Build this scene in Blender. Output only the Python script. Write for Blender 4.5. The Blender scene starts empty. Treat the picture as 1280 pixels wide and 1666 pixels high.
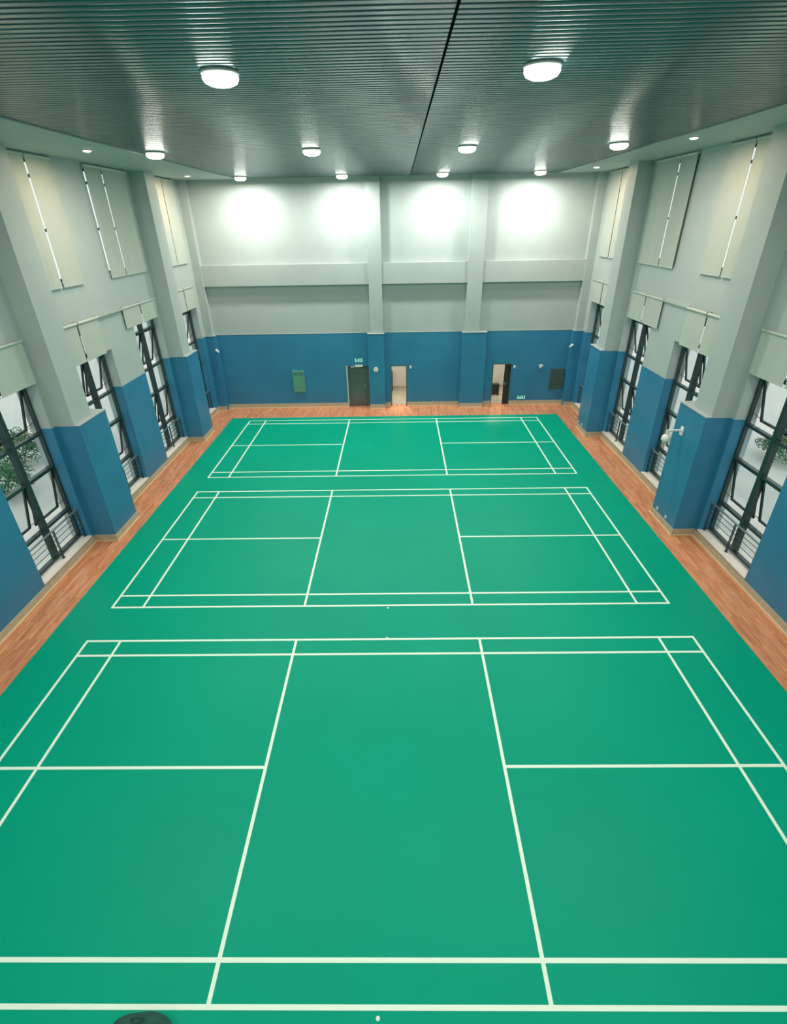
import bpy, bmesh, math, random
from mathutils import Vector, Matrix

random.seed(7)
S = bpy.context.scene
C = S.collection

# ------------------------------------------------------------------ camera
cam_d = bpy.data.cameras.new('camera')
cam = bpy.data.objects.new('camera', cam_d)
C.objects.link(cam)
S.camera = cam
cam_d.sensor_fit = 'HORIZONTAL'
cam_d.sensor_width = 36.0
cam_d.lens = 827.5 / 1280 * 36.0
cam_d.clip_start = 0.05
cam_d.clip_end = 400
PITCH, YAW, ROLL = 0.5189, -0.0158, -0.0184
def camera_axes(p, y, r):
    cp, sp, cy, sy = math.cos(p), math.sin(p), math.cos(y), math.sin(y)
    def rz(v):
        return Vector((cy * v[0] + sy * v[1], -sy * v[0] + cy * v[1], v[2]))
    f, u, rt = rz((0, cp, -sp)), rz((0, sp, cp)), rz((1, 0, 0))
    return rt * math.cos(r) + u * math.sin(r), u * math.cos(r) - rt * math.sin(r), f
_r, _u, _f = camera_axes(PITCH, YAW, ROLL)
M = Matrix((( _r.x, _u.x, -_f.x, 0.3131), (_r.y, _u.y, -_f.y, 0.0), (_r.z, _u.z, -_f.z, 8.0054), (0, 0, 0, 1)))
cam.matrix_world = M

# ------------------------------------------------------------------ world, exposure
S.view_settings.view_transform = 'Standard'
S.view_settings.look = 'None'
S.view_settings.exposure = 0.0
S.view_settings.gamma = 1.0
S.view_settings.use_curve_mapping = False
w = bpy.data.worlds.new('overcast_sky')
S.world = w
w.use_nodes = True
bg = w.node_tree.nodes['Background']
bg.inputs[0].default_value = (0.88, 0.93, 0.90, 1)
bg.inputs[1].default_value = 1.35
LAMP_W, LAMP_COL = 136.0, (1.0, 0.95, 0.85)
LENS_EMIT = 9.0
DOWN_W, DOWN_COL = 60.0, (1.0, 0.70, 0.46)
CORR_W = 60.0

# ------------------------------------------------------------------ materials
def lin(c):
    c = c / 255.0
    return c / 12.92 if c <= 0.04045 else ((c + 0.055) / 1.055) ** 2.4
def rgb(r, g, b): return (lin(r), lin(g), lin(b), 1)
def mat(name, col, rough=0.6, metal=0.0, noise=0.0, scale=6.0, spec=0.5, bump=0.0, bscale=60.0, emit=None, estr=0.0):
    m = bpy.data.materials.new(name)
    m.use_nodes = True
    nt = m.node_tree
    b = nt.nodes['Principled BSDF']
    b.inputs['Base Color'].default_value = col
    b.inputs['Roughness'].default_value = rough
    b.inputs['Metallic'].default_value = metal
    b.inputs['Specular IOR Level'].default_value = spec
    tc = nt.nodes.new('ShaderNodeTexCoord')
    if noise > 0:
        n = nt.nodes.new('ShaderNodeTexNoise')
        n.inputs['Scale'].default_value = scale
        n.inputs['Detail'].default_value = 5
        nt.links.new(tc.outputs['Object'], n.inputs['Vector'])
        r = nt.nodes.new('ShaderNodeValToRGB')
        r.color_ramp.elements[0].position = 0.3
        r.color_ramp.elements[1].position = 0.7
        r.color_ramp.elements[0].color = tuple(v * (1 - noise) for v in col[:3]) + (1,)
        r.color_ramp.elements[1].color = tuple(min(1, v * (1 + noise)) for v in col[:3]) + (1,)
        nt.links.new(n.outputs['Fac'], r.inputs['Fac'])
        nt.links.new(r.outputs['Color'], b.inputs['Base Color'])
    if bump > 0:
        n2 = nt.nodes.new('ShaderNodeTexNoise')
        n2.inputs['Scale'].default_value = bscale
        nt.links.new(tc.outputs['Object'], n2.inputs['Vector'])
        bp = nt.nodes.new('ShaderNodeBump')
        bp.inputs['Strength'].default_value = bump
        bp.inputs['Distance'].default_value = 0.01
        nt.links.new(n2.outputs['Fac'], bp.inputs['Height'])
        nt.links.new(bp.outputs['Normal'], b.inputs['Normal'])
    if emit:
        b.inputs['Emission Color'].default_value = emit
        b.inputs['Emission Strength'].default_value = estr
    return m

PALE = mat('pale_wall_paint', rgb(169, 182, 182), 0.55, noise=0.03, scale=1.5, spec=0.3)
BLUE = mat('blue_wall_paint', rgb(50, 124, 162), 0.38, noise=0.08, scale=0.8, spec=0.4)
STONE = mat('beige_stone', rgb(182, 172, 146), 0.4, noise=0.10, scale=9)
STONE_L = mat('light_stone_edge', rgb(220, 200, 165), 0.4, noise=0.05)
SILL = mat('white_sill', rgb(226, 222, 212), 0.4, noise=0.03)
FRAME = mat('dark_window_metal', rgb(46, 66, 66), 0.35, 0.3, noise=0.08)
STEEL = mat('grey_rail_steel', rgb(134, 152, 156), 0.35, 0.5, noise=0.05)
DSTEEL = mat('dark_rail_steel', rgb(58, 76, 84), 0.35, 0.5, noise=0.05)
BLIND = mat('pale_blind_fabric', rgb(175, 185, 180), 0.8, noise=0.02, scale=3, spec=0.1)
BLINDBAR = mat('blind_bar_metal', rgb(178, 192, 182), 0.4, 0.2, noise=0.02)
MATG = mat('green_sports_vinyl', rgb(0, 155, 127), 0.42, noise=0.05, scale=0.35, spec=0.1)
LINE = mat('white_line_paint', rgb(224, 246, 230), 0.5, noise=0.02, spec=0.3)
WHITE = mat('white_plastic', rgb(225, 232, 230), 0.4, noise=0.02)
DARKP = mat('dark_plastic', rgb(38, 46, 46), 0.5, noise=0.1)
CEILD = mat('dark_ceiling_void', rgb(26, 40, 42), 0.7, noise=0.1)
DOORD = mat('dark_door_metal', rgb(84, 100, 98), 0.25, 0.1, noise=0.12, scale=2)
DOORF = mat('pale_door_frame', rgb(170, 190, 188), 0.4, 0.0, noise=0.03)
CORRW = mat('corridor_plaster', rgb(215, 210, 198), 0.6, noise=0.03)
CORRF = mat('corridor_tile', rgb(188, 178, 160), 0.2, noise=0.06, scale=2)
CONC = mat('pale_outdoor_paving', rgb(208, 208, 204), 0.8, noise=0.05, scale=0.4)
LEAF = mat('shrub_leaf', rgb(86, 124, 88), 0.6, noise=0.35, scale=7)
BARK = mat('shrub_stem', rgb(90, 74, 58), 0.8, noise=0.2)
CABG = mat('grey_green_cabinet_metal', rgb(92, 152, 138), 0.4, 0.1, noise=0.05)
CABD = mat('dark_recess_cabinet', rgb(62, 86, 82), 0.45, 0.1, noise=0.12, scale=3)
SIGNG = mat('exit_sign_green', rgb(20, 120, 100), 0.5, noise=0.02, emit=rgb(20, 150, 125), estr=0.35)
SIGNW = mat('exit_sign_white', rgb(190, 235, 230), 0.5, noise=0.02, emit=rgb(170, 230, 225), estr=0.6)
LENS = mat('lit_lamp_diffuser', (1, 1, 1, 1), 0.5, noise=0.01, emit=(1.0, 0.98, 0.88, 1), estr=LENS_EMIT)
LENSW = mat('lit_warm_downlight', (1, 1, 1, 1), 0.5, noise=0.01, emit=(1.0, 0.86, 0.62, 1), estr=5)
RIM = mat('lamp_rim_white', rgb(210, 216, 210), 0.4, 0.1, noise=0.02)
BLOB = mat('dark_teal_shadow_blob', rgb(24, 78, 70), 0.8, noise=0.15, scale=20)  # tone of a soft shadow-like reflection, given to an added solid

def slat_material():
    m = mat('dark_glossy_ceiling_strip', rgb(34, 56, 58), 0.24, 0.0)
    m.node_tree.nodes['Principled BSDF'].inputs['Specular Tint'].default_value = (0.50, 0.84, 0.90, 1)
    m.node_tree.nodes['Principled BSDF'].inputs['IOR'].default_value = 2.1
    nt = m.node_tree
    b = nt.nodes['Principled BSDF']
    tc = nt.nodes.new('ShaderNodeTexCoord')
    mp = nt.nodes.new('ShaderNodeMapping')
    mp.inputs['Scale'].default_value = (0.25, 7.7, 1)
    n = nt.nodes.new('ShaderNodeTexNoise')
    n.inputs['Scale'].default_value = 1.0
    n.inputs['Detail'].default_value = 3
    r = nt.nodes.new('ShaderNodeValToRGB')
    r.color_ramp.elements[0].position = 0.35
    r.color_ramp.elements[1].position = 0.65
    r.color_ramp.elements[0].color = rgb(26, 62, 66)
    r.color_ramp.elements[1].color = rgb(40, 84, 88)
    nt.links.new(tc.outputs['Object'], mp.inputs['Vector'])
    nt.links.new(mp.outputs['Vector'], n.inputs['Vector'])
    nt.links.new(n.outputs['Fac'], r.inputs['Fac'])
    nt.links.new(r.outputs['Color'], b.inputs['Base Color'])
    return m
SLAT = slat_material()

def wood_material():
    m = mat('glossy_wood_planks', rgb(190, 120, 80), 0.22, spec=0.4)
    nt = m.node_tree
    b = nt.nodes['Principled BSDF']
    tc = nt.nodes.new('ShaderNodeTexCoord')
    mp = nt.nodes.new('ShaderNodeMapping')
    mp.inputs['Rotation'].default_value = (0, 0, math.pi / 2)
    br = nt.nodes.new('ShaderNodeTexBrick')
    br.offset = 0.37
    br.inputs['Color1'].default_value = rgb(216, 152, 112)
    br.inputs['Color2'].default_value = rgb(192, 128, 90)
    br.inputs['Mortar'].default_value = rgb(140, 90, 62)
    br.inputs['Scale'].default_value = 1.0
    br.inputs['Mortar Size'].default_value = 0.002
    br.inputs['Brick Width'].default_value = 0.9
    br.inputs['Row Height'].default_value = 0.09
    mp2 = nt.nodes.new('ShaderNodeMapping')
    mp2.inputs['Scale'].default_value = (9, 1.2, 1)
    n = nt.nodes.new('ShaderNodeTexNoise')
    n.inputs['Scale'].default_value = 2.0
    n.inputs['Detail'].default_value = 6
    mix = nt.nodes.new('ShaderNodeMixRGB')
    mix.blend_type = 'OVERLAY'
    mix.inputs['Fac'].default_value = 0.55
    nt.links.new(tc.outputs['Object'], mp.inputs['Vector'])
    nt.links.new(mp.outputs['Vector'], br.inputs['Vector'])
    nt.links.new(tc.outputs['Object'], mp2.inputs['Vector'])
    nt.links.new(mp2.outputs['Vector'], n.inputs['Vector'])
    nt.links.new(br.outputs['Color'], mix.inputs['Color1'])
    nt.links.new(n.outputs['Fac'], mix.inputs['Color2'])
    nt.links.new(mix.outputs['Color'], b.inputs['Base Color'])
    return m
WOOD = wood_material()

def glass_material():
    m = bpy.data.materials.new('window_glass')
    m.use_nodes = True
    nt = m.node_tree
    nt.nodes.clear()
    out = nt.nodes.new('ShaderNodeOutputMaterial')
    tr = nt.nodes.new('ShaderNodeBsdfTransparent')
    tr.inputs[0].default_value = (0.93, 0.97, 0.97, 1)
    gl = nt.nodes.new('ShaderNodeBsdfGlossy')
    gl.inputs['Roughness'].default_value = 0.03
    lw = nt.nodes.new('ShaderNodeLayerWeight')
    lw.inputs['Blend'].default_value = 0.5
    pw = nt.nodes.new('ShaderNodeMath'); pw.operation = 'POWER'; pw.inputs[1].default_value = 5.0
    fr = nt.nodes.new('ShaderNodeMath'); fr.operation = 'MULTIPLY_ADD'; fr.inputs[1].default_value = 0.9; fr.inputs[2].default_value = 0.03
    nt.links.new(lw.outputs['Facing'], pw.inputs[0])
    nt.links.new(pw.outputs[0], fr.inputs[0])
    mx = nt.nodes.new('ShaderNodeMixShader')
    nt.links.new(fr.outputs[0], mx.inputs[0])
    nt.links.new(tr.outputs[0], mx.inputs[1])
    nt.links.new(gl.outputs[0], mx.inputs[2])
    nt.links.new(mx.outputs[0], out.inputs['Surface'])
    return m
GLASS = glass_material()

# ------------------------------------------------------------------ mesh helpers
def box(bm, x0, x1, y0, y1, z0, z1, mi=0):
    if x0 > x1: x0, x1 = x1, x0
    if y0 > y1: y0, y1 = y1, y0
    if z0 > z1: z0, z1 = z1, z0
    v = [bm.verts.new(p) for p in ((x0,y0,z0),(x1,y0,z0),(x1,y1,z0),(x0,y1,z0),(x0,y0,z1),(x1,y0,z1),(x1,y1,z1),(x0,y1,z1))]
    for f in ((3,2,1,0),(4,5,6,7),(0,1,5,4),(1,2,6,5),(2,3,7,6),(3,0,4,7)):
        fc = bm.faces.new([v[i] for i in f])
        fc.material_index = mi
    return v
def bars(bm, p0, p1, r, seg=8, mi=0):
    p0, p1 = Vector(p0), Vector(p1)
    d = (p1 - p0)
    q = d.to_track_quat('Z', 'Y').to_matrix().to_4x4()
    res = bmesh.ops.create_cone(bm, cap_ends=True, segments=seg, radius1=r, radius2=r, depth=d.length,
                                matrix=Matrix.Translation((p0 + p1) / 2) @ q)
    for f in {f for v in res['verts'] for f in v.link_faces}: f.material_index = mi
def lathe(bm, prof, seg=28, centre=(0, 0, 0), mi=0):
    rings = []
    for r, z in prof:
        if r < 1e-6: rings.append([bm.verts.new((centre[0], centre[1], centre[2] + z))])
        else: rings.append([bm.verts.new((centre[0] + r * math.cos(2*math.pi*k/seg), centre[1] + r * math.sin(2*math.pi*k/seg), centre[2] + z)) for k in range(seg)])
    for a, b in zip(rings, rings[1:]):
        for k in range(seg):
            l = (k + 1) % seg
            if len(a) == 1: fs = [a[0], b[l], b[k]]
            elif len(b) == 1: fs = [a[k], a[l], b[0]]
            else: fs = [a[k], a[l], b[l], b[k]]
            f = bm.faces.new(fs); f.material_index = mi
def obj(name, bm, mats, parent=None, bevel=0.0, smooth=False):
    bmesh.ops.recalc_face_normals(bm, faces=bm.faces[:])
    me = bpy.data.meshes.new(name)
    bm.to_mesh(me); bm.free()
    for m in (mats if isinstance(mats, (list, tuple)) else [mats]): me.materials.append(m)
    if smooth:
        for p in me.polygons: p.use_smooth = True
    o = bpy.data.objects.new(name, me)
    C.objects.link(o)
    if parent: o.parent = parent
    if bevel > 0:
        mod = o.modifiers.new('bevel', 'BEVEL'); mod.width = bevel; mod.segments = 2; mod.limit_method = 'ANGLE'
    return o
def struct(name, bm, mats, parent=None, **k):
    o = obj(name, bm, mats, parent, **k)
    if not parent: o['kind'] = 'structure'
    return o
def tag(o, label, cat, group=None):
    o['label'] = label; o['category'] = cat
    if group: o['group'] = group
    return o
def empty(name, loc, kind=None):
    o = bpy.data.objects.new(name, None); C.objects.link(o); o.location = loc
    if kind: o['kind'] = kind
    return o
def thing(name, label, cat, loc, group=None): return tag(empty(name, loc), label, cat, group)
def copy_tree(o, parent=None):
    c = o.copy(); C.objects.link(c)
    if parent: c.parent = parent
    for ch in list(o.children): copy_tree(ch, c)
    return c
def B(): return bmesh.new()

MX = 0.07                       # hall axis
def X(s, d): return MX + s * d
YN, YE = -1.8, 24.72            # near and far walls
ZC = 9.6                        # ceiling
ZB = 3.52                       # top of the blue paint
SIDE = {-1: 'left', 1: 'right'}

# ------------------------------------------------------------------ floor and mat
bm = B(); box(bm, -9.4, 9.5, YN - .2, YE + .23, -0.25, 0)
struct('floor', bm, WOOD)
court_mat = empty('court_mat', (0, 0, 0))
tag(court_mat, 'green vinyl sports mat covering the hall floor with white badminton court lines', 'sports floor')
bm = B(); box(bm, -7.62, 7.72, -1.2, 23.15, 0.0, 0.006)
obj('mat_surface', bm, MATG, court_mat)
COURT_Y = [2.274, 9.470, 16.659]
def rect(bm, x0, x1, y0, y1, z=0.0075): box(bm, x0, x1, y0, y1, 0.006, z)
LW = 0.027
for k, y0 in enumerate(COURT_Y):
    bm = B()
    for x in (-6.68, -5.93, 5.93, 6.68): rect(bm, x - LW, x + LW, y0, y0 + 6.1, 0.0076)
    for x in (-2.018, 2.018): rect(bm, x - LW, x + LW, y0, y0 + 6.1, 0.0077)
    for y in (0.02, 0.46, 5.64, 6.08): rect(bm, -6.68 - LW, 6.68 + LW, y0 + y - LW, y0 + y + LW, 0.0075)
    rect(bm, -6.68, -2.018, y0 + 3.05 - LW, y0 + 3.05 + LW, 0.0075)
    rect(bm, 2.018, 6.68, y0 + 3.05 - LW, y0 + 3.05 + LW, 0.0075)
    obj('court_lines', bm, LINE, court_mat)
for y in (2.20, 8.40, 9.40):
    bm = B(); lathe(bm, [(0.0, 0.009), (0.02, 0.009), (0.024, 0.006)], 16, (-0.01, y, 0))
    obj('post_socket_cap', bm, WHITE, court_mat)

# ------------------------------------------------------------------ side walls
LOWER = [(10.1, 12.36), (14.05, 16.2), (17.95, 20.12), (21.75, 23.95)]
UPPER = [(13.7, 15.72), (17.33, 19.95), (21.75, 23.85)]
D_IN, D_OUT = 8.70, 9.25
PIERS = [(4.8, 6.1, 5.65), (12.52, 13.86, 13.38), (20.28, 21.48, 21.06)]
for s in (-1, 1):
    bm = B()
    ys = sorted({YN, YE, *[v for a in LOWER + UPPER for v in a]})
    for a, b in zip(ys, ys[1:]):
        m = (a + b) / 2
        lo = any(p < m < q for p, q in LOWER); up = any(p < m < q for p, q in UPPER)
        z = 0.0
        spans = []
        if lo: spans += [(0.0, 0.25)]; z = 5.35
        if up: spans += [(z, 6.72), (9.5, 9.8)]
        else: spans += [(z, 9.8)]
        for z0, z1 in spans: box(bm, X(s, D_IN), X(s, D_OUT), a, b, z0, z1)
    box(bm, X(s, D_IN), X(s, 8.96), 15.62, 16.2, 4.70, 5.35)
    if s > 0: box(bm, X(s, D_IN), X(s, 8.96), 17.30, 17.75, 6.72, 9.5)
    for a, b, c in PIERS:
        box(bm, X(s, 8.2), X(s, D_IN), a, c, ZB + .022, ZC + .1)
    struct('wall_' + SIDE[s], bm, PALE)
    # painted blue lower part: piers, panels between the windows, strips beside them
    bm = B()
    for a, b, c in PIERS: box(bm, X(s, 8.07), X(s, D_IN), a, b, 0.0, ZB)
    e = .006
    ends = [YN] + [v for w_ in LOWER for v in w_] + [24.4]
    for a, b in zip(ends[::2], ends[1::2]):
        box(bm, X(s, D_IN - e), X(s, D_IN), a, b, 0.0, ZB)
    for a, b in LOWER:                                   # painted reveals
        box(bm, X(s, D_IN - e), X(s, 8.975), a, a + e, .28, ZB)
        box(bm, X(s, D_IN - e), X(s, 8.975), b - e, b, .28, ZB)
    cap = B()
    for a, b, c in PIERS: box(cap, X(s, 8.055), X(s, D_IN - .008), a - .012, b + .012, ZB, ZB + .022)
    struct('trim_%d' % (5 if s < 0 else 6), cap, PALE)
    struct('trim_%d' % (1 if s < 0 else 2), bm, BLUE)
    # baseboard following piers
    bm = B()
    def bb(d, a, b):
        box(bm, X(s, d - .03), X(s, d), a, b, 0, 0.20, 0)
        box(bm, X(s, d - .055), X(s, d - .03), a, b, 0, 0.03, 1)
    y = YN
    for a, b, c in PIERS:
        bb(8.70, y, a - .055); bb(8.07, a - .055, b + .055)
        for e, o_ in ((a, -1), (b, 1)):
            box(bm, X(s, 8.07), X(s, 8.70), e, e + o_ * .03, 0, 0.20, 0)
            box(bm, X(s, 8.07), X(s, 8.70), e + o_ * .03, e + o_ * .055, 0, 0.03, 1)
        y = b + .055
    bb(8.70, y, 24.35)
    struct('baseboard_' + SIDE[s], bm, [STONE, STONE_L])

# ------------------------------------------------------------------ end wall
DOORS = [(-2.22, -1.12), (-0.09, 0.70), (4.82, 5.73)]
xs = sorted([-8.88, 9.02] + [v for d in DOORS for v in d])
bm = B(); bl = B(); ba = B()
XL, XR = X(-1, 8.95), X(1, 8.95)
xs[0], xs[-1] = XL, XR
for a, b in zip(xs, xs[1:]):
    isd = any(abs(a - d[0]) < 1e-6 for d in DOORS)
    box(bm, a, b, YE, YE + .25, 2.02 if isd else 0.0, 9.8)
    box(bl, a, b, YE - .02, YE, 2.02 if isd else 0.0, ZB)
    if not isd:
        box(ba, a, b, YE - .05, YE - .02, 0, .20, 0)
        box(ba, a, b, YE - .075, YE - .05, 0, .03, 1)
for a, b in ((-0.98, -0.40), (3.36, 4.02)): box(bm, a, b, YE - .30, YE, ZB, ZC + .1)
for a, b in ((-1.12, -0.36), (3.25, 4.38)):
    box(bl, a, b, YE - .36, YE - .02, 0, ZB)
    box(ba, a - .0, b, YE - .39, YE - .36, 0, .20, 0)
    box(ba, a, b, YE - .415, YE - .39, 0, .03, 1)
for s in (-1, 1):
    box(bm, X(s, 8.36), X(s, 8.95), YE - .30, YE, ZB, ZC + .1)
    box(bl, X(s, 8.28), X(s, 8.95), YE - .34, YE - .02, 0, ZB)
    box(ba, X(s, 8.28), X(s, 8.70), YE - .37, YE - .34, 0, .20, 0)
    box(ba, X(s, 8.28), X(s, 8.70), YE - .395, YE - .37, 0, .03, 1)
# projecting beam between the pilasters
for a, b in ((X(-1, 8.36), -0.98), (-0.40, 3.36), (4.02, X(1, 8.36))): box(bm, a, b, YE - .24, YE, 5.62, 6.46)
struct('wall_end', bm, PALE)
cp = B()
for a, b, c in ((X(-1, 8.28), -1.12, .03), (-0.36, 3.25, .03), (4.38, X(1, 8.28), .03), (-1.13, -0.35, .375), (3.24, 4.39, .375),
                (X(-1, 8.95), X(-1, 8.27), .355), (X(1, 8.27), X(1, 8.95), .355)):
    box(cp, a, b, YE - c, YE - .001, ZB, ZB + .022)
struct('trim_7', cp, PALE)
struct('trim_3', bl, BLUE)
struct('baseboard_end', ba, [STONE, STONE_L])
bm = B(); box(bm, XL, XR, YN - .2, YN, 0, 9.8)
struct('wall_near', bm, PALE)

# ------------------------------------------------------------------ ceiling
bm = B()
SX0, SX1 = -6.2, 6.78
box(bm, -9.2, 9.35, YN - .2, YE + .25, 9.8, 10.0, 1)
pitch = 0.13
y = YN + .02
while y + pitch < 24.34:
    for x0, x1, dz in ((SX0, 0.835, 0.004), (0.865, SX1, 0.0)):
        w2, n = 0.108, 4
        prof = []
        for i in range(n + 1):
            t = i / n * 2 - 1
            prof.append((y + .054 + t * w2 / 2, ZC + dz + .0014 * t * t))
        prof = [(prof[0][0], ZC + .04)] + prof + [(prof[-1][0], ZC + .04)]
        va = [bm.verts.new((x0, p[0], p[1])) for p in prof]
        vb = [bm.verts.new((x1, p[0], p[1])) for p in prof]
        for i in range(len(prof) - 1):
            f = bm.faces.new((va[i], va[i+1], vb[i+1], vb[i])); f.smooth = True
        bm.faces.new(va); bm.faces.new(vb[::-1])
    y += pitch
ceil_o = struct('ceiling', bm, [SLAT, CEILD])
bm = B()
box(bm, XL, SX0, YN, YE, ZC, ZC + .12)
box(bm, SX1, XR, YN, YE, ZC, ZC + .12)
box(bm, SX0, SX1, 24.36, YE, ZC, ZC + .12)
box(bm, SX0 - .012, SX0 + .012, YN, 24.36, ZC - .015, ZC + .03)
box(bm, SX1 - .012, SX1 + .012, YN, 24.36, ZC - .015, ZC + .03)
box(bm, SX0, SX1, 24.35, 24.37, ZC - .015, ZC + .03)
struct('trim_4', bm, PALE)

# ------------------------------------------------------------------ windows
win_no = [0]
def open_sash(par, s, y0, y1, z0, z1, ang, d=9.02):
    """top hung sash swung outwards"""
    def tr(p):
        dd, yy, zz = p
        h = z1 - zz
        return (X(s, d + dd * math.cos(ang) + h * math.sin(ang)), yy, z1 - h * math.cos(ang) + dd * math.sin(ang))
    def tbox(bm, a0, a1, b0, b1, c0, c1):
        v = box(bm, a0, a1, b0, b1, c0, c1)
        for q in v: q.co = tr(q.co)
    fb = B(); t = .06
    tbox(fb, 0, .04, y0, y1, z1 - t, z1); tbox(fb, 0, .04, y0, y1, z0, z0 + t)
    tbox(fb, 0, .04, y0, y0 + t, z0, z1); tbox(fb, 0, .04, y1 - t, y1, z0, z1)
    if ang > 0:
        for yy in (y0 + .01, y1 - .01):
            a = (X(s, d), yy, z0 + (z1 - z0) * .25)
            bb_ = tr((0.02, yy, z0 + .06))
            bars(fb, a, bb_, .008, 6)
    sash = obj('sash', fb, FRAME, par)
    pb = B(); tbox(pb, .017, .023, y0 + t, y1 - t, z0 + t, z1 - t)
    obj('pane', pb, GLASS, sash)
    hb = B(); ym = (y0 + y1) / 2
    tbox(hb, -.02, 0, ym - .05, ym + .05, z0 + .01, z0 + .035)
    obj('latch', hb, STEEL, sash)
def window(s, y0, y1, z0, z1, rails, openable, mull, guard):
    win_no[0] += 1
    root = empty('window_%d' % win_no[0], (X(s, 9.02), (y0 + y1) / 2, z0), 'structure')
    root.location = (0, 0, 0)
    fb = B(); t = .06
    a, b = X(s, 8.98), X(s, 9.08)
    box(fb, a, b, y0, y0 + t, z0, z1); box(fb, a, b, y1 - t, y1, z0, z1)
    box(fb, a, b, y0 + t, y1 - t, z0, z0 + t); box(fb, a, b, y0 + t, y1 - t, z1 - t, z1)
    mw = .065
    box(fb, X(s, 8.955), X(s, 9.10), mull - mw, mull + mw, z0 + t, z1 - t)
    for r in rails:
        box(fb, X(s, 8.965), b, y0 + t, mull - mw, r - .035, r + .035)
        box(fb, X(s, 8.965), b, mull + mw, y1 - t, r - .035, r + .035)
    obj('window_frame', fb, FRAME, root)
    zz = [z0 + t - .035] + list(rails) + [z1 - t + .035]
    for i, (c0, c1) in enumerate(zip(zz, zz[1:])):
        for j, (p0, p1) in enumerate(((y0 + t, mull - mw), (mull + mw, y1 - t))):
            ang = openable.get((i, j), None)
            if ang is not None:
                open_sash(root, s, p0, p1, c0 + .035, c1 - .035, ang)
            else:
                pb = B(); box(pb, X(s, 9.025), X(s, 9.031), p0, p1, c0 + .035, c1 - .035)
                obj('pane', pb, GLASS, root)
    if guard:
        sb = B(); box(sb, X(s, 8.66), X(s, 9.32), y0, y1, .25, .28)
        obj('window_sill', sb, SILL, root)
    return root
def guard_rail(s, y0, y1, label):
    g = thing('guard_rail', label, 'guard rail', (X(s, 8.84), (y0 + y1) / 2, .28), 'low guard rails inside the windows')
    L = (y1 - y0) / 2 - .01
    hb = B(); box(hb, -.022, .022, -L, L, .84, .875); obj('handrail', hb, STEEL, g, bevel=.004)
    for z in (.10, .26, .42, .58, .72):
        rb = B(); bars(rb, (0, -L, z), (0, L, z), .009, 6); obj('rail_bar', rb, DSTEEL, g)
    for y in (-L + .02, 0.0, L - .02):
        pb = B()
        box(pb, -.012, .012, y - .03, y - .018, 0, .84); box(pb, -.012, .012, y + .018, y + .03, 0, .84)
        box(pb, -.035, .035, y - .05, y + .05, 0, .008)
        obj('post', pb, DSTEEL, g)
PLACE = {-1: 'left wall', 1: 'right wall'}
ORD = ['nearest window', 'second window from the camera', 'third window from the camera', 'farthest window']
for s in (-1, 1):
    for k, (y0, y1) in enumerate(LOWER):
        mull = (y0 + y1) / 2 + (.03 if k else -.02)
        A = math.radians
        op = {(1, 0): A(13), (1, 1): A(11), (3, 0): A(12), (3, 1): A(13)}
        if k == 2: op[(3, 0)] = A(15)
        if k == 3: op = {(1, 1): A(10), (3, 1): A(14)}
        window(s, y0, y1, .28, 5.35, [1.2, 2.5, 3.42, 4.72], op, mull, True)
        guard_rail(s, y0, y1, 'dark steel guard rail inside the %s, %s' % (ORD[k], PLACE[s]))
    for k, (y0, y1) in enumerate(UPPER):
        mull = (14.75, 18.55, 22.8)[k]
        window(s, y0, y1, 6.72, 9.5, [7.95, 9.15], {}, mull, False)

# ------------------------------------------------------------------ roller blinds
def blind(s, y0, y1, z0, z1, label, r=.035, d=8.64):
    g = thing('roller_blind', label, 'roller blind', (X(s, d), (y0 + y1) / 2, z1), 'pale roller blinds over the windows')
    L = (y1 - y0) / 2; h = z1 - z0
    cb = B(); bars(cb, (0, -L + .01, 0), (0, L - .01, 0), r, 14)
    box(cb, -.02 * s, .12 * s, -L, -L + .012, -.04, .05); box(cb, -.02 * s, .12 * s, L - .012, L, -.04, .05)
    obj('roller', cb, BLINDBAR, g, smooth=False)
    fb = B()
    n = 8
    cols = []
    for i in range(n + 1):
        yy = -L + .015 + (2 * L - .03) * i / n
        w_ = .004 * math.sin(i * 2.1 + y0)
        cols.append([fb.verts.new((w_ * t_ + r * s * .0 - s * .0, yy, -h * t_)) for t_ in (0.0, .33, .66, 1.0)])
    for a, b in zip(cols, cols[1:]):
        for j in range(3): fb.faces.new((a[j], b[j], b[j+1], a[j+1]))
    f = obj('blind_fabric', fb, BLIND, g)
    sm = f.modifiers.new('thick', 'SOLIDIFY'); sm.thickness = .003; sm.offset = 0
    bb_ = B(); box(bb_, -.012, .012, -L + .012, L - .012, -h - .012, -h + .016)
    obj('bottom_bar', bb_, BLINDBAR, g, bevel=.004)
U, Lw = 'upper', 'lower'
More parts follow.
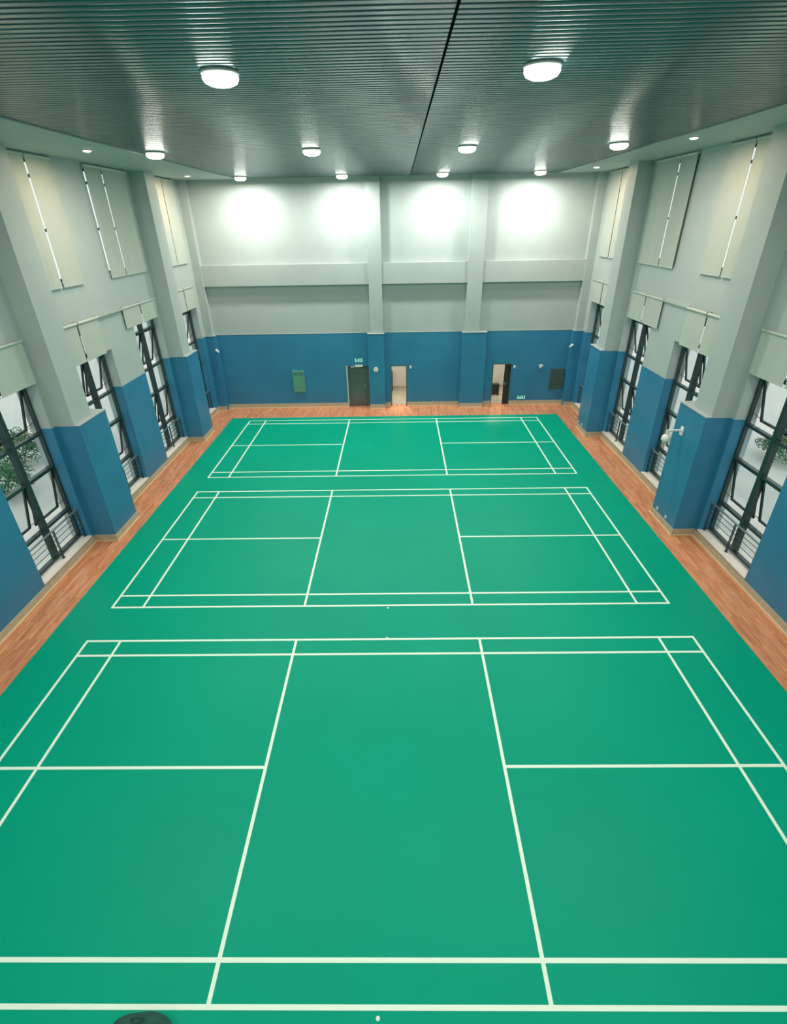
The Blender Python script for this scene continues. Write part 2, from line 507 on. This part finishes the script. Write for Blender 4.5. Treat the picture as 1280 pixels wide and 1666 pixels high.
for s in (-1, 1):
    P_ = PLACE[s]
    blind(s, 9.80, 11.05, 4.72, 5.70, 'lowered pale blind over the near half of the nearest window, %s' % P_)
    blind(s, 11.09, 12.34, 4.72, 5.70, 'lowered pale blind over the far half of the nearest window, %s' % P_)
    blind(s, 13.50, 14.615, 4.70, 5.70, 'short pale blind over the near half of the second low window, %s' % P_, .045, 8.60)
    blind(s, 14.655, 15.74, 4.70, 5.70, 'short pale blind over the far half of the second low window, %s' % P_, .045, 8.60)
    z3 = 5.10 if s < 0 else 4.84
    blind(s, 17.37, 18.62, z3, 5.70, 'short pale blind over the near half of the third low window, %s' % P_)
    blind(s, 18.65, 19.90, z3, 5.70, 'short pale blind over the far half of the third low window, %s' % P_)
    blind(s, 21.56, 22.75, 4.88, 5.70, 'short pale blind over the near half of the farthest low window, %s' % P_)
    blind(s, 22.79, 23.95, 4.88, 5.70, 'short pale blind over the far half of the farthest low window, %s' % P_)
    blind(s, 13.50, 14.612, 6.62, 9.54, 'tall pale blind high on the %s, just past the nearer pier' % P_)
    blind(s, 14.645, 15.70, 6.62, 9.54, 'tall pale blind high on the %s, second past the nearer pier' % P_)
    blind(s, 17.28, 18.262, 6.62, 9.54, 'tall pale blind high on the %s, third past the nearer pier' % P_)
    blind(s, 18.285, 19.90, 6.62, 9.54, 'tall pale blind high on the %s, just before the far pier' % P_)
    blind(s, 21.56, 22.75, 6.62, 9.54, 'tall pale blind high on the %s, first past the far pier' % P_)
    blind(s, 22.775, 23.90, 6.62, 9.54, 'tall pale blind high on the %s, next to the end wall' % P_)
    # roller cover bar over the blank wall between the blinds
    g = thing('blind_track', 'thin pale track along the %s between the low blinds' % P_, 'track', (X(s, 8.655), 16.555, 5.70))
    tb = B(); box(tb, -.03, .05, -.80, .80, -.025, .025); obj('track_bar', tb, BLINDBAR, g)
    for yy in (-.5, .5):
        bk = B(); box(bk, -.04, .05, yy - .02, yy + .02, -.04, -.025); obj('bracket', bk, STEEL, g)

# ------------------------------------------------------------------ ceiling lamps
def disc_light(name, parent, w_, col, size, z, spread=180):
    l = bpy.data.lights.new(name, 'AREA'); l.shape = 'DISK'; l.size = size; l.energy = w_; l.color = col
    l.spread = math.radians(spread)
    o = bpy.data.objects.new(name, l); C.objects.link(o); o.parent = parent; o.location = (0, 0, z)
    return o
def highbay(x, y, label, first=[None]):
    if first[0] is None:
        g = thing('ceiling_lamp', label, 'ceiling lamp', (x, y, ZC), 'round white lamps in the dark ceiling')
        rb = B(); lathe(rb, [(.0, .0), (.225, .0), (.23, -.02), (.215, -.035), (.19, -.035), (.185, -.02), (0, -.02)], 32)
        obj('lamp_rim', rb, RIM, g, smooth=True)
        db = B(); lathe(db, [(.205, -.022), (.215, -.07), (.19, -.11), (.13, -.135), (.0, -.14)], 32)
        obj('diffuser', db, LENS, g, smooth=True)
        disc_light('lamp_light', g, LAMP_W, LAMP_COL, .38, -.15)
        first[0] = g
    else:
        g = copy_tree(first[0]); g.location = (x, y, ZC); g['label'] = label
    return g
rows = [(0.15, 'above the camera'), (7.9, 'nearest row'), (15.42, 'middle row'), (23.35, 'row by the end wall')]
cols_ = [(-5.72, 'leftmost'), (-1.80, 'second from left'), (2.06, 'second from right'), (5.80, 'rightmost')]
for y, rn in rows:
    for x, cn in cols_:
        h = highbay(x, y, 'bright round ceiling lamp, %s in the %s' % (cn, rn))
        if y > 20:                                       # the end row burns brighter
            for ch in h.children:
                if ch.type == 'LIGHT': ch.data = ch.data.copy(); ch.data.energy = LAMP_W * 1.65
def down(x, y, label, first=[None]):
    if first[0] is None:
        g = thing('soffit_downlight', label, 'downlight', (x, y, ZC), 'small warm downlights in the pale side soffits')
        rb = B(); lathe(rb, [(.09, .0), (.115, .0), (.12, -.012), (.10, -.02), (.088, -.016)], 24)
        obj('lamp_rim', rb, RIM, g, smooth=True)
        db = B(); lathe(db, [(.09, -.004), (.088, -.03), (.06, -.042), (.0, -.045)], 24)
        obj('lamp_lens', db, LENSW, g, smooth=True)
        disc_light('downlight_beam', g, DOWN_W, DOWN_COL, .16, -.05)
        first[0] = g
    else:
        g = copy_tree(first[0]); g.location = (x, y, ZC); g['label'] = label
for x, y, l in ((-7.06, 14.74, 'small warm downlight in the left soffit, nearer of the two'),
                (-7.42, 22.4, 'small warm downlight in the left soffit, farther one by the end wall'),
                (7.24, 14.66, 'small warm downlight in the right soffit, nearer of the two'),
                (7.50, 22.1, 'small warm downlight in the right soffit, farther one by the end wall'),
                (-7.1, 7.0, 'small warm downlight in the left soffit above the nearest window'),
                (7.2, 7.0, 'small warm downlight in the right soffit above the nearest window')):
    down(x, y, l)

# ------------------------------------------------------------------ corridor behind the end wall
YB = 27.9
def slab(name, m, *b, mi=0):
    bm = B(); box(bm, *b); struct(name, bm, m)
slab('floor_corridor', CORRF, -2.9, 6.8, YE + .25, YB + .2, -.25, 0)
slab('ceiling_corridor', CORRW, -2.9, 6.8, YE + .25, YB + .2, 2.7, 2.85)
for b in ((-2.9, 6.8, YB, YB + .2, 0, 2.7), (-2.9, -2.7, YE + .25, YB, 0, 2.7), (6.6, 6.8, YE + .25, YB, 0, 2.7),
          (-1.05, -.9, YE + .25, YB, 0, 2.7), (2.6, 2.75, YE + .25, YB, 0, 2.7)): slab('wall_corridor', CORRW, *b)
for b in ((-.9, 2.6, YB - .02, YB, 0, .1), (2.75, 6.6, YB - .02, YB, 0, .1)): slab('baseboard_corridor', STONE, *b)
for x, y, wv, lb in ((.3, 25.5, CORR_W, 'flat ceiling lamp in the room behind the middle doorway'), (5.2, 26.0, CORR_W * .8, 'flat ceiling lamp in the room behind the right doorway')):
    g = thing('room_lamp', lb, 'ceiling lamp', (x, y, 2.7))
    rb = B(); lathe(rb, [(0, 0), (.2, 0), (.2, -.03), (.18, -.035), (0, -.03)], 24); obj('lamp_rim', rb, RIM, g)
    db = B(); lathe(db, [(.175, -.034), (.16, -.05), (0, -.055)], 24); obj('diffuser', db, LENS, g, smooth=True)
    disc_light('lamp_light', g, wv, (1.0, .93, .82), .3, -.06)

# doors
def door_struct(n): return empty('door_%d' % n, (0, 0, 0), 'structure')
def jamb(par, x0, x1, m, t=.05, z1=2.02):
    fb = B()
    box(fb, x0, x0 + t, YE - .035, YE + .25, 0, z1); box(fb, x1 - t, x1, YE - .035, YE + .25, 0, z1)
    box(fb, x0 + t, x1 - t, YE - .035, YE + .25, z1 - t, z1)
    obj('door_frame', fb, m, par)
d1 = door_struct(1); jamb(d1, -2.22, -1.12, DOORD)
bm = B()
box(bm, -2.17, -1.17, YE + .06, YE + .11, .01, 1.97)
box(bm, -2.08, -1.30, YE + .05, YE + .06, 1.15, 1.85); box(bm, -2.08, -1.30, YE + .05, YE + .06, .15, .95)
leaf = obj('door_leaf', bm, DOORD, d1, bevel=.006)
bm = B(); box(bm, -2.235, -2.165, YE - .045, YE - .035, 0, 2.02); obj('edge_strip', bm, DOORF, d1)
bm = B(); box(bm, -1.36, -1.32, YE + .02, YE + .05, .95, 1.13); bars(bm, (-1.34, YE + .0, 1.06), (-1.46, YE + .0, 1.06), .011); bars(bm, (-1.34, YE + .0, 1.06), (-1.34, YE + .03, 1.06), .011)
obj('door_handle', bm, STEEL, d1)
bm = B(); box(bm, -1.78, -1.42, YE - .10, YE - .035, 1.975, 2.06); bars(bm, (-1.78, YE - .06, 1.99), (-1.96, YE - .12, 1.97), .012); bars(bm, (-1.96, YE - .12, 1.97), (-1.99, YE - .03, 1.975), .012)
obj('door_closer', bm, WHITE, d1)
d2 = door_struct(2); jamb(d2, -0.09, 0.70, DOORD, .045)
bm = B(); box(bm, -.045, .655, YE - .04, YE - .03, 1.93, 1.975); obj('lintel_strip', bm, DOORF, d2)
d3 = door_struct(3); jamb(d3, 4.82, 5.73, DOORD, .04)
bm = B()   # leaf opened into the room at the right jamb
box(bm, 5.42, 5.69, YE + .07, YE + .11, .01, 1.97); box(bm, 5.45, 5.66, YE + .06, YE + .07, .2, 1.85)
obj('door_leaf', bm, DARKP, d3, bevel=.005)
bm = B(); box(bm, 5.46, 5.49, YE + .04, YE + .06, .95, 1.12); bars(bm, (5.475, YE + .02, 1.05), (5.56, YE + .02, 1.05), .01); obj('door_handle', bm, STEEL, d3)

# dark things seen through the doorways
g = thing('storage_cabinet', 'dark cabinet in the lit room, cut by the left edge of the middle doorway', 'cabinet', (-.36, 27.50, 0))
bm = B(); box(bm, -.33, .33, -.25, .25, .05, .98); obj('body', bm, DARKP, g, bevel=.01)
for sx in (-.165, .165):
    bm = B(); box(bm, sx - .155, sx + .155, -.268, -.25, .09, .95); dr = obj('door', bm, DARKP, g, bevel=.004)
    bm = B(); bars(bm, (sx * .2, -.285, .5), (sx * .2, -.285, .62), .008); obj('handle', bm, STEEL, dr)
for sx in (-.28, .28):
    for sy in (-.2, .2):
        bm = B(); bars(bm, (sx, sy, 0), (sx, sy, .05), .025); obj('leg', bm, DARKP, g)
g = thing('suitcase', 'black upright case standing on the floor behind the right doorway', 'case', (5.34, 26.35, 0))
bm = B(); box(bm, -.19, .19, -.13, .13, .05, .60); obj('shell', bm, DARKP, g, bevel=.05)
bm = B(); bars(bm, (-.08, 0, .58), (-.08, 0, .68), .009); bars(bm, (.08, 0, .58), (.08, 0, .68), .009); bars(bm, (-.09, 0, .68), (.09, 0, .68), .013); obj('handle', bm, STEEL, g)
for sx in (-.14, .14):
    for sy in (-.08, .08):
        bm = B(); bars(bm, (sx - .015, sy, .026), (sx + .015, sy, .026), .026, 12); obj('wheel', bm, DARKP, g)

# ------------------------------------------------------------------ small wall things
def text_mesh(txt, size, m, parent, loc, rot, name='lettering'):
    cu = bpy.data.curves.new(name, 'FONT'); cu.body = txt; cu.size = size; cu.align_x = 'CENTER'; cu.align_y = 'CENTER'; cu.extrude = .002
    t = bpy.data.objects.new(name, cu); C.objects.link(t)
    dg = bpy.context.evaluated_depsgraph_get()
    me = bpy.data.meshes.new_from_object(t.evaluated_get(dg))
    bpy.data.objects.remove(t)
    me.materials.clear(); me.materials.append(m)
    o = bpy.data.objects.new(name, me); C.objects.link(o); o.parent = parent; o.location = loc; o.rotation_euler = rot
    return o
def exit_sign(x, z, y, w_, h, label):
    g = thing('exit_sign', label, 'exit sign', (x, y, z), 'small emergency exit signs on the end wall')
    bm = B(); box(bm, -w_/2, w_/2, -.035, 0, -h/2, h/2); obj('sign_box', bm, SIGNG, g, bevel=.004)
    bm = B(); e = .006
    for a in ((-w_/2, -w_/2 + .03), (w_/2 - .03, w_/2)): box(bm, a[0], a[1], -.039, -.035, -h/2, h/2)
    box(bm, -w_/2, w_/2, -.039, -.035, -h/2, -h/2 + .014)
    # running figure, doorway and arrow
    k = h / .16
    def bar2(p, q, t): bars(bm, (p[0]*k, -.038, p[1]*k), (q[0]*k, -.038, q[1]*k), t*k, 6)
    bmesh.ops.create_icosphere(bm, subdivisions=1, radius=.014*k, matrix=Matrix.Translation((.008*k, -.038, .052*k)))
    bar2((0, .036), (-.014, .0), .011); bar2((-.002, .034), (.028, .018), .006); bar2((.0, .034), (-.03, .03), .006)
    bar2((-.014, 0), (.014, -.02), .008); bar2((.014, -.02), (.010, -.05), .007); bar2((-.014, 0), (-.026, -.03), .008); bar2((-.026, -.03), (-.054, -.034), .006)
    bar2((.05, .055), (.05, -.05), .006); bar2((.05, .055), (.085, .055), .006); bar2((.085, .055), (.085, -.05), .006)
    bar2((-.06, .0), (-.11, .0), .006); bar2((-.11, 0), (-.09, .02), .006); bar2((-.11, 0), (-.09, -.02), .006)
    obj('pictogram', bm, SIGNW, g)
exit_sign(-1.60, 2.29, YE - .02, .34, .16, 'small glowing green exit sign above the dark closed door')
exit_sign(6.33, .37, YE - .02, .36, .16, 'small low exit sign near the floor right of the right doorway')

g = thing('wall_speaker', 'round white disc mounted on the pilaster right of the dark door', 'wall speaker', (-.78, YE - .36, 1.91))
bm = B(); bars(bm, (0, -.05, 0), (0, 0, 0), .11, 24); obj('housing', bm, WHITE, g, bevel=.01)
bm = B(); bars(bm, (0, -.056, 0), (0, -.05, 0), .035, 16); obj('grille', bm, BLINDBAR, g)
for x, z, lb in ((.87, 1.92, 'tiny white switch beside the middle doorway'), (5.86, 1.86, 'tiny white switch right of the right doorway')):
    g = thing('wall_switch', lb, 'wall switch', (x, YE - .02, z))
    bm = B(); box(bm, -.045, .045, -.02, 0, -.07, .07); obj('plate', bm, WHITE, g, bevel=.006)
    bm = B(); box(bm, -.018, .018, -.028, -.02, -.03, .03); obj('rocker', bm, RIM, g)
g = thing('alarm_light', 'small white wall lamp between the right doorway and the dark cabinet', 'wall lamp', (7.10, YE - .02, 1.86))
bm = B(); box(bm, -.05, .05, -.03, 0, -.08, .02); obj('base_plate', bm, WHITE, g, bevel=.006)
bm = B(); box(bm, -.09, .09, -.08, -.03, .0, .09); obj('lamp_head', bm, WHITE, g, bevel=.015)

def cabinet(x0, x1, z0, z1, m, label, glyph):
    g = thing('hydrant_cabinet', label, 'wall cabinet', ((x0+x1)/2, YE - .02, z0))
    w_, h = x1 - x0, z1 - z0
    bm = B(); box(bm, -w_/2, w_/2, -.06, 0, 0, h); obj('cabinet_box', bm, m, g, bevel=.008)
    bm = B(); box(bm, -w_/2 + .03, w_/2 - .03, -.075, -.06, .22 * h, h - .03); d = obj('door', bm, m, g, bevel=.006)
    bm = B(); box(bm, w_/2 - .08, w_/2 - .055, -.09, -.075, h*.5, h*.62); obj('handle', bm, STEEL, d)
    bm = B(); box(bm, -w_/2 + .03, w_/2 - .03, -.075, -.06, .04, .19 * h); obj('lower_flap', bm, m, g, bevel=.006)
    if glyph: text_mesh(glyph, .17, CABD, g, (0, -.077, h * .84), (math.pi/2, 0, 0))
cabinet(-4.86, -4.27, .76, 1.84, CABG, 'grey green fire hydrant cabinet with three dark characters on the end wall', '消火栓')
cabinet(7.62, 8.28, .78, 1.74, CABD, 'dark grey green wall cabinet beside the right corner of the end wall', None)

def bullet_cam(x, y, z, s, label):
    g = thing('security_camera', label, 'security camera', (x, y, z), 'small white security cameras in the end corners')
    bm = B(); bars(bm, (0, 0, 0), (0, -.02, 0), .045, 16); bars(bm, (0, -.02, 0), (-s*.03, -.09, .0), .014, 8); obj('mount', bm, WHITE, g)
    bm = B(); bars(bm, (s*.03, -.05, .01), (-s*.14, -.20, -.05), .045, 16); bars(bm, (-s*.14, -.20, -.05), (-s*.15, -.21, -.054), .036, 16); obj('camera_body', bm, WHITE, g, bevel=.006)
bullet_cam(X(-1, 8.28) + .02, YE - .36, 2.92, -1, 'small white camera high on the blue paint, left end corner')
bullet_cam(X(1, 8.28) - .02, YE - .36, 2.92, 1, 'small white camera high on the blue paint, right end corner')

# dome camera on an arm, right pier
g = thing('dome_camera', 'white dome camera hanging from a wall bracket on the near right blue pier', 'security camera', (X(1, 8.07), 13.40, 2.84))
bm = B(); box(bm, -.03, 0, -.07, .07, -.12, .12); obj('wall_plate', bm, WHITE, g, bevel=.008)
bm = B(); bars(bm, (-.03, 0, .02), (-.40, 0, .02), .03, 12); bars(bm, (-.40, 0, .03), (-.40, 0, -.12), .03, 12); obj('arm', bm, WHITE, g)
bm = B(); lathe(bm, [(0, -.10), (.07, -.11), (.11, -.15), (.12, -.24), (.115, -.26), (0, -.26)], 24, (-.40, 0, 0)); obj('housing', bm, WHITE, g, smooth=True)
bm = B(); lathe(bm, [(.095, -.26), (.09, -.31), (.055, -.35), (0, -.365)], 24, (-.40, 0, 0)); obj('dome', bm, RIM, g, smooth=True)

def outlet(x, y, z, s, label):
    g = thing('wall_socket', label, 'wall socket', (x, y, z), 'small white sockets low on the right piers')
    bm = B(); box(bm, -s*.015, 0, -.045, .045, -.045, .045); obj('plate', bm, WHITE, g, bevel=.004)
    bm = B(); box(bm, -s*.018, -s*.015, -.02, -.012, -.02, .02); box(bm, -s*.018, -s*.015, .012, .02, -.02, .02); obj('slots', bm, DARKP, g)
outlet(X(1, 8.07), 13.57, .29, 1, 'white socket low on the near right pier, farther of its two')
outlet(X(1, 8.07), 13.02, .30, 1, 'white socket low on the near right pier, nearer of its two')
outlet(X(1, 8.07), 21.36, .28, 1, 'white socket low on the far right pier, farther of its two')
outlet(X(1, 8.07), 20.92, .30, 1, 'white socket low on the far right pier, nearer of its two')

# dark soft bag at the bottom edge, solid put in for a shadow-like reflection
g = thing('shadow_blob', 'dark teal soft bag standing in for a shadow-like reflection on the mat at the bottom edge', 'blob', (-2.68, 2.09, .0062))
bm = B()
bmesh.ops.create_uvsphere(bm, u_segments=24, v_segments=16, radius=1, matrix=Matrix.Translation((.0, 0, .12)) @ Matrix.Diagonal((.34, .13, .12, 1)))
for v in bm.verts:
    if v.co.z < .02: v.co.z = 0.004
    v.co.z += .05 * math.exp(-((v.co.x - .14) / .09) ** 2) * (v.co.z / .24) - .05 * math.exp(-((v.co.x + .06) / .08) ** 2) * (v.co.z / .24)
obj('blob_body', bm, BLOB, g, smooth=True)
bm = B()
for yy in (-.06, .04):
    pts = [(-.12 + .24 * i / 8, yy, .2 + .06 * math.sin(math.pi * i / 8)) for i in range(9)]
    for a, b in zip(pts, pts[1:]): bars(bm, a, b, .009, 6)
obj('handle', bm, BLOB, g)

# ------------------------------------------------------------------ outside
bm = B()
for (a, b, c, d) in ((-90, -9.3, -60, 90), (9.45, 90, -60, 90)): box(bm, a, b, c, d, -.35, -.1)
struct('ground', bm, CONC)
def shrub(x, y, r, h, label):
    g = thing('shrub', label, 'shrub', (x, y, -.1), 'shrubs growing outside the windows')
    sb = B()
    for k in range(5):
        a = k * 1.26
        bars(sb, (0, 0, 0), (math.cos(a) * r * .5, math.sin(a) * r * .5, h * .7), .015, 6)
    obj('stem', sb, BARK, g)
    lb = B(); rnd = random.Random(int(x * 100 + y * 10))
    for k in range(2600):
        th, ph = rnd.random() * 6.283, math.acos(rnd.uniform(-.6, 1))
        q = (.55 + .45 * rnd.random()) * (1 + .18 * math.sin(3 * th + ph * 4))
        c = Vector((math.cos(th) * math.sin(ph) * r * q, math.sin(th) * math.sin(ph) * r * q, h * .5 + math.cos(ph) * h * .5 * q))
        u = Vector((rnd.gauss(0, 1), rnd.gauss(0, 1), rnd.gauss(0, 1))).normalized() * .05
        v = u.cross(Vector((rnd.gauss(0, 1), rnd.gauss(0, 1), rnd.gauss(0, 1)))).normalized() * .028
        lb.faces.new([lb.verts.new(c + p) for p in (-u, v, u, -v)])
    obj('foliage', lb, LEAF, g)
shrub(-13.4, 15.6, .9, 1.2, 'green shrub outside the nearest left window, nearer one')
shrub(-14.6, 18.4, 1.0, 1.3, 'green shrub outside the nearest left window, farther one')
shrub(14.9, 17.8, 1.0, 1.1, 'green shrub outside the nearest right window')
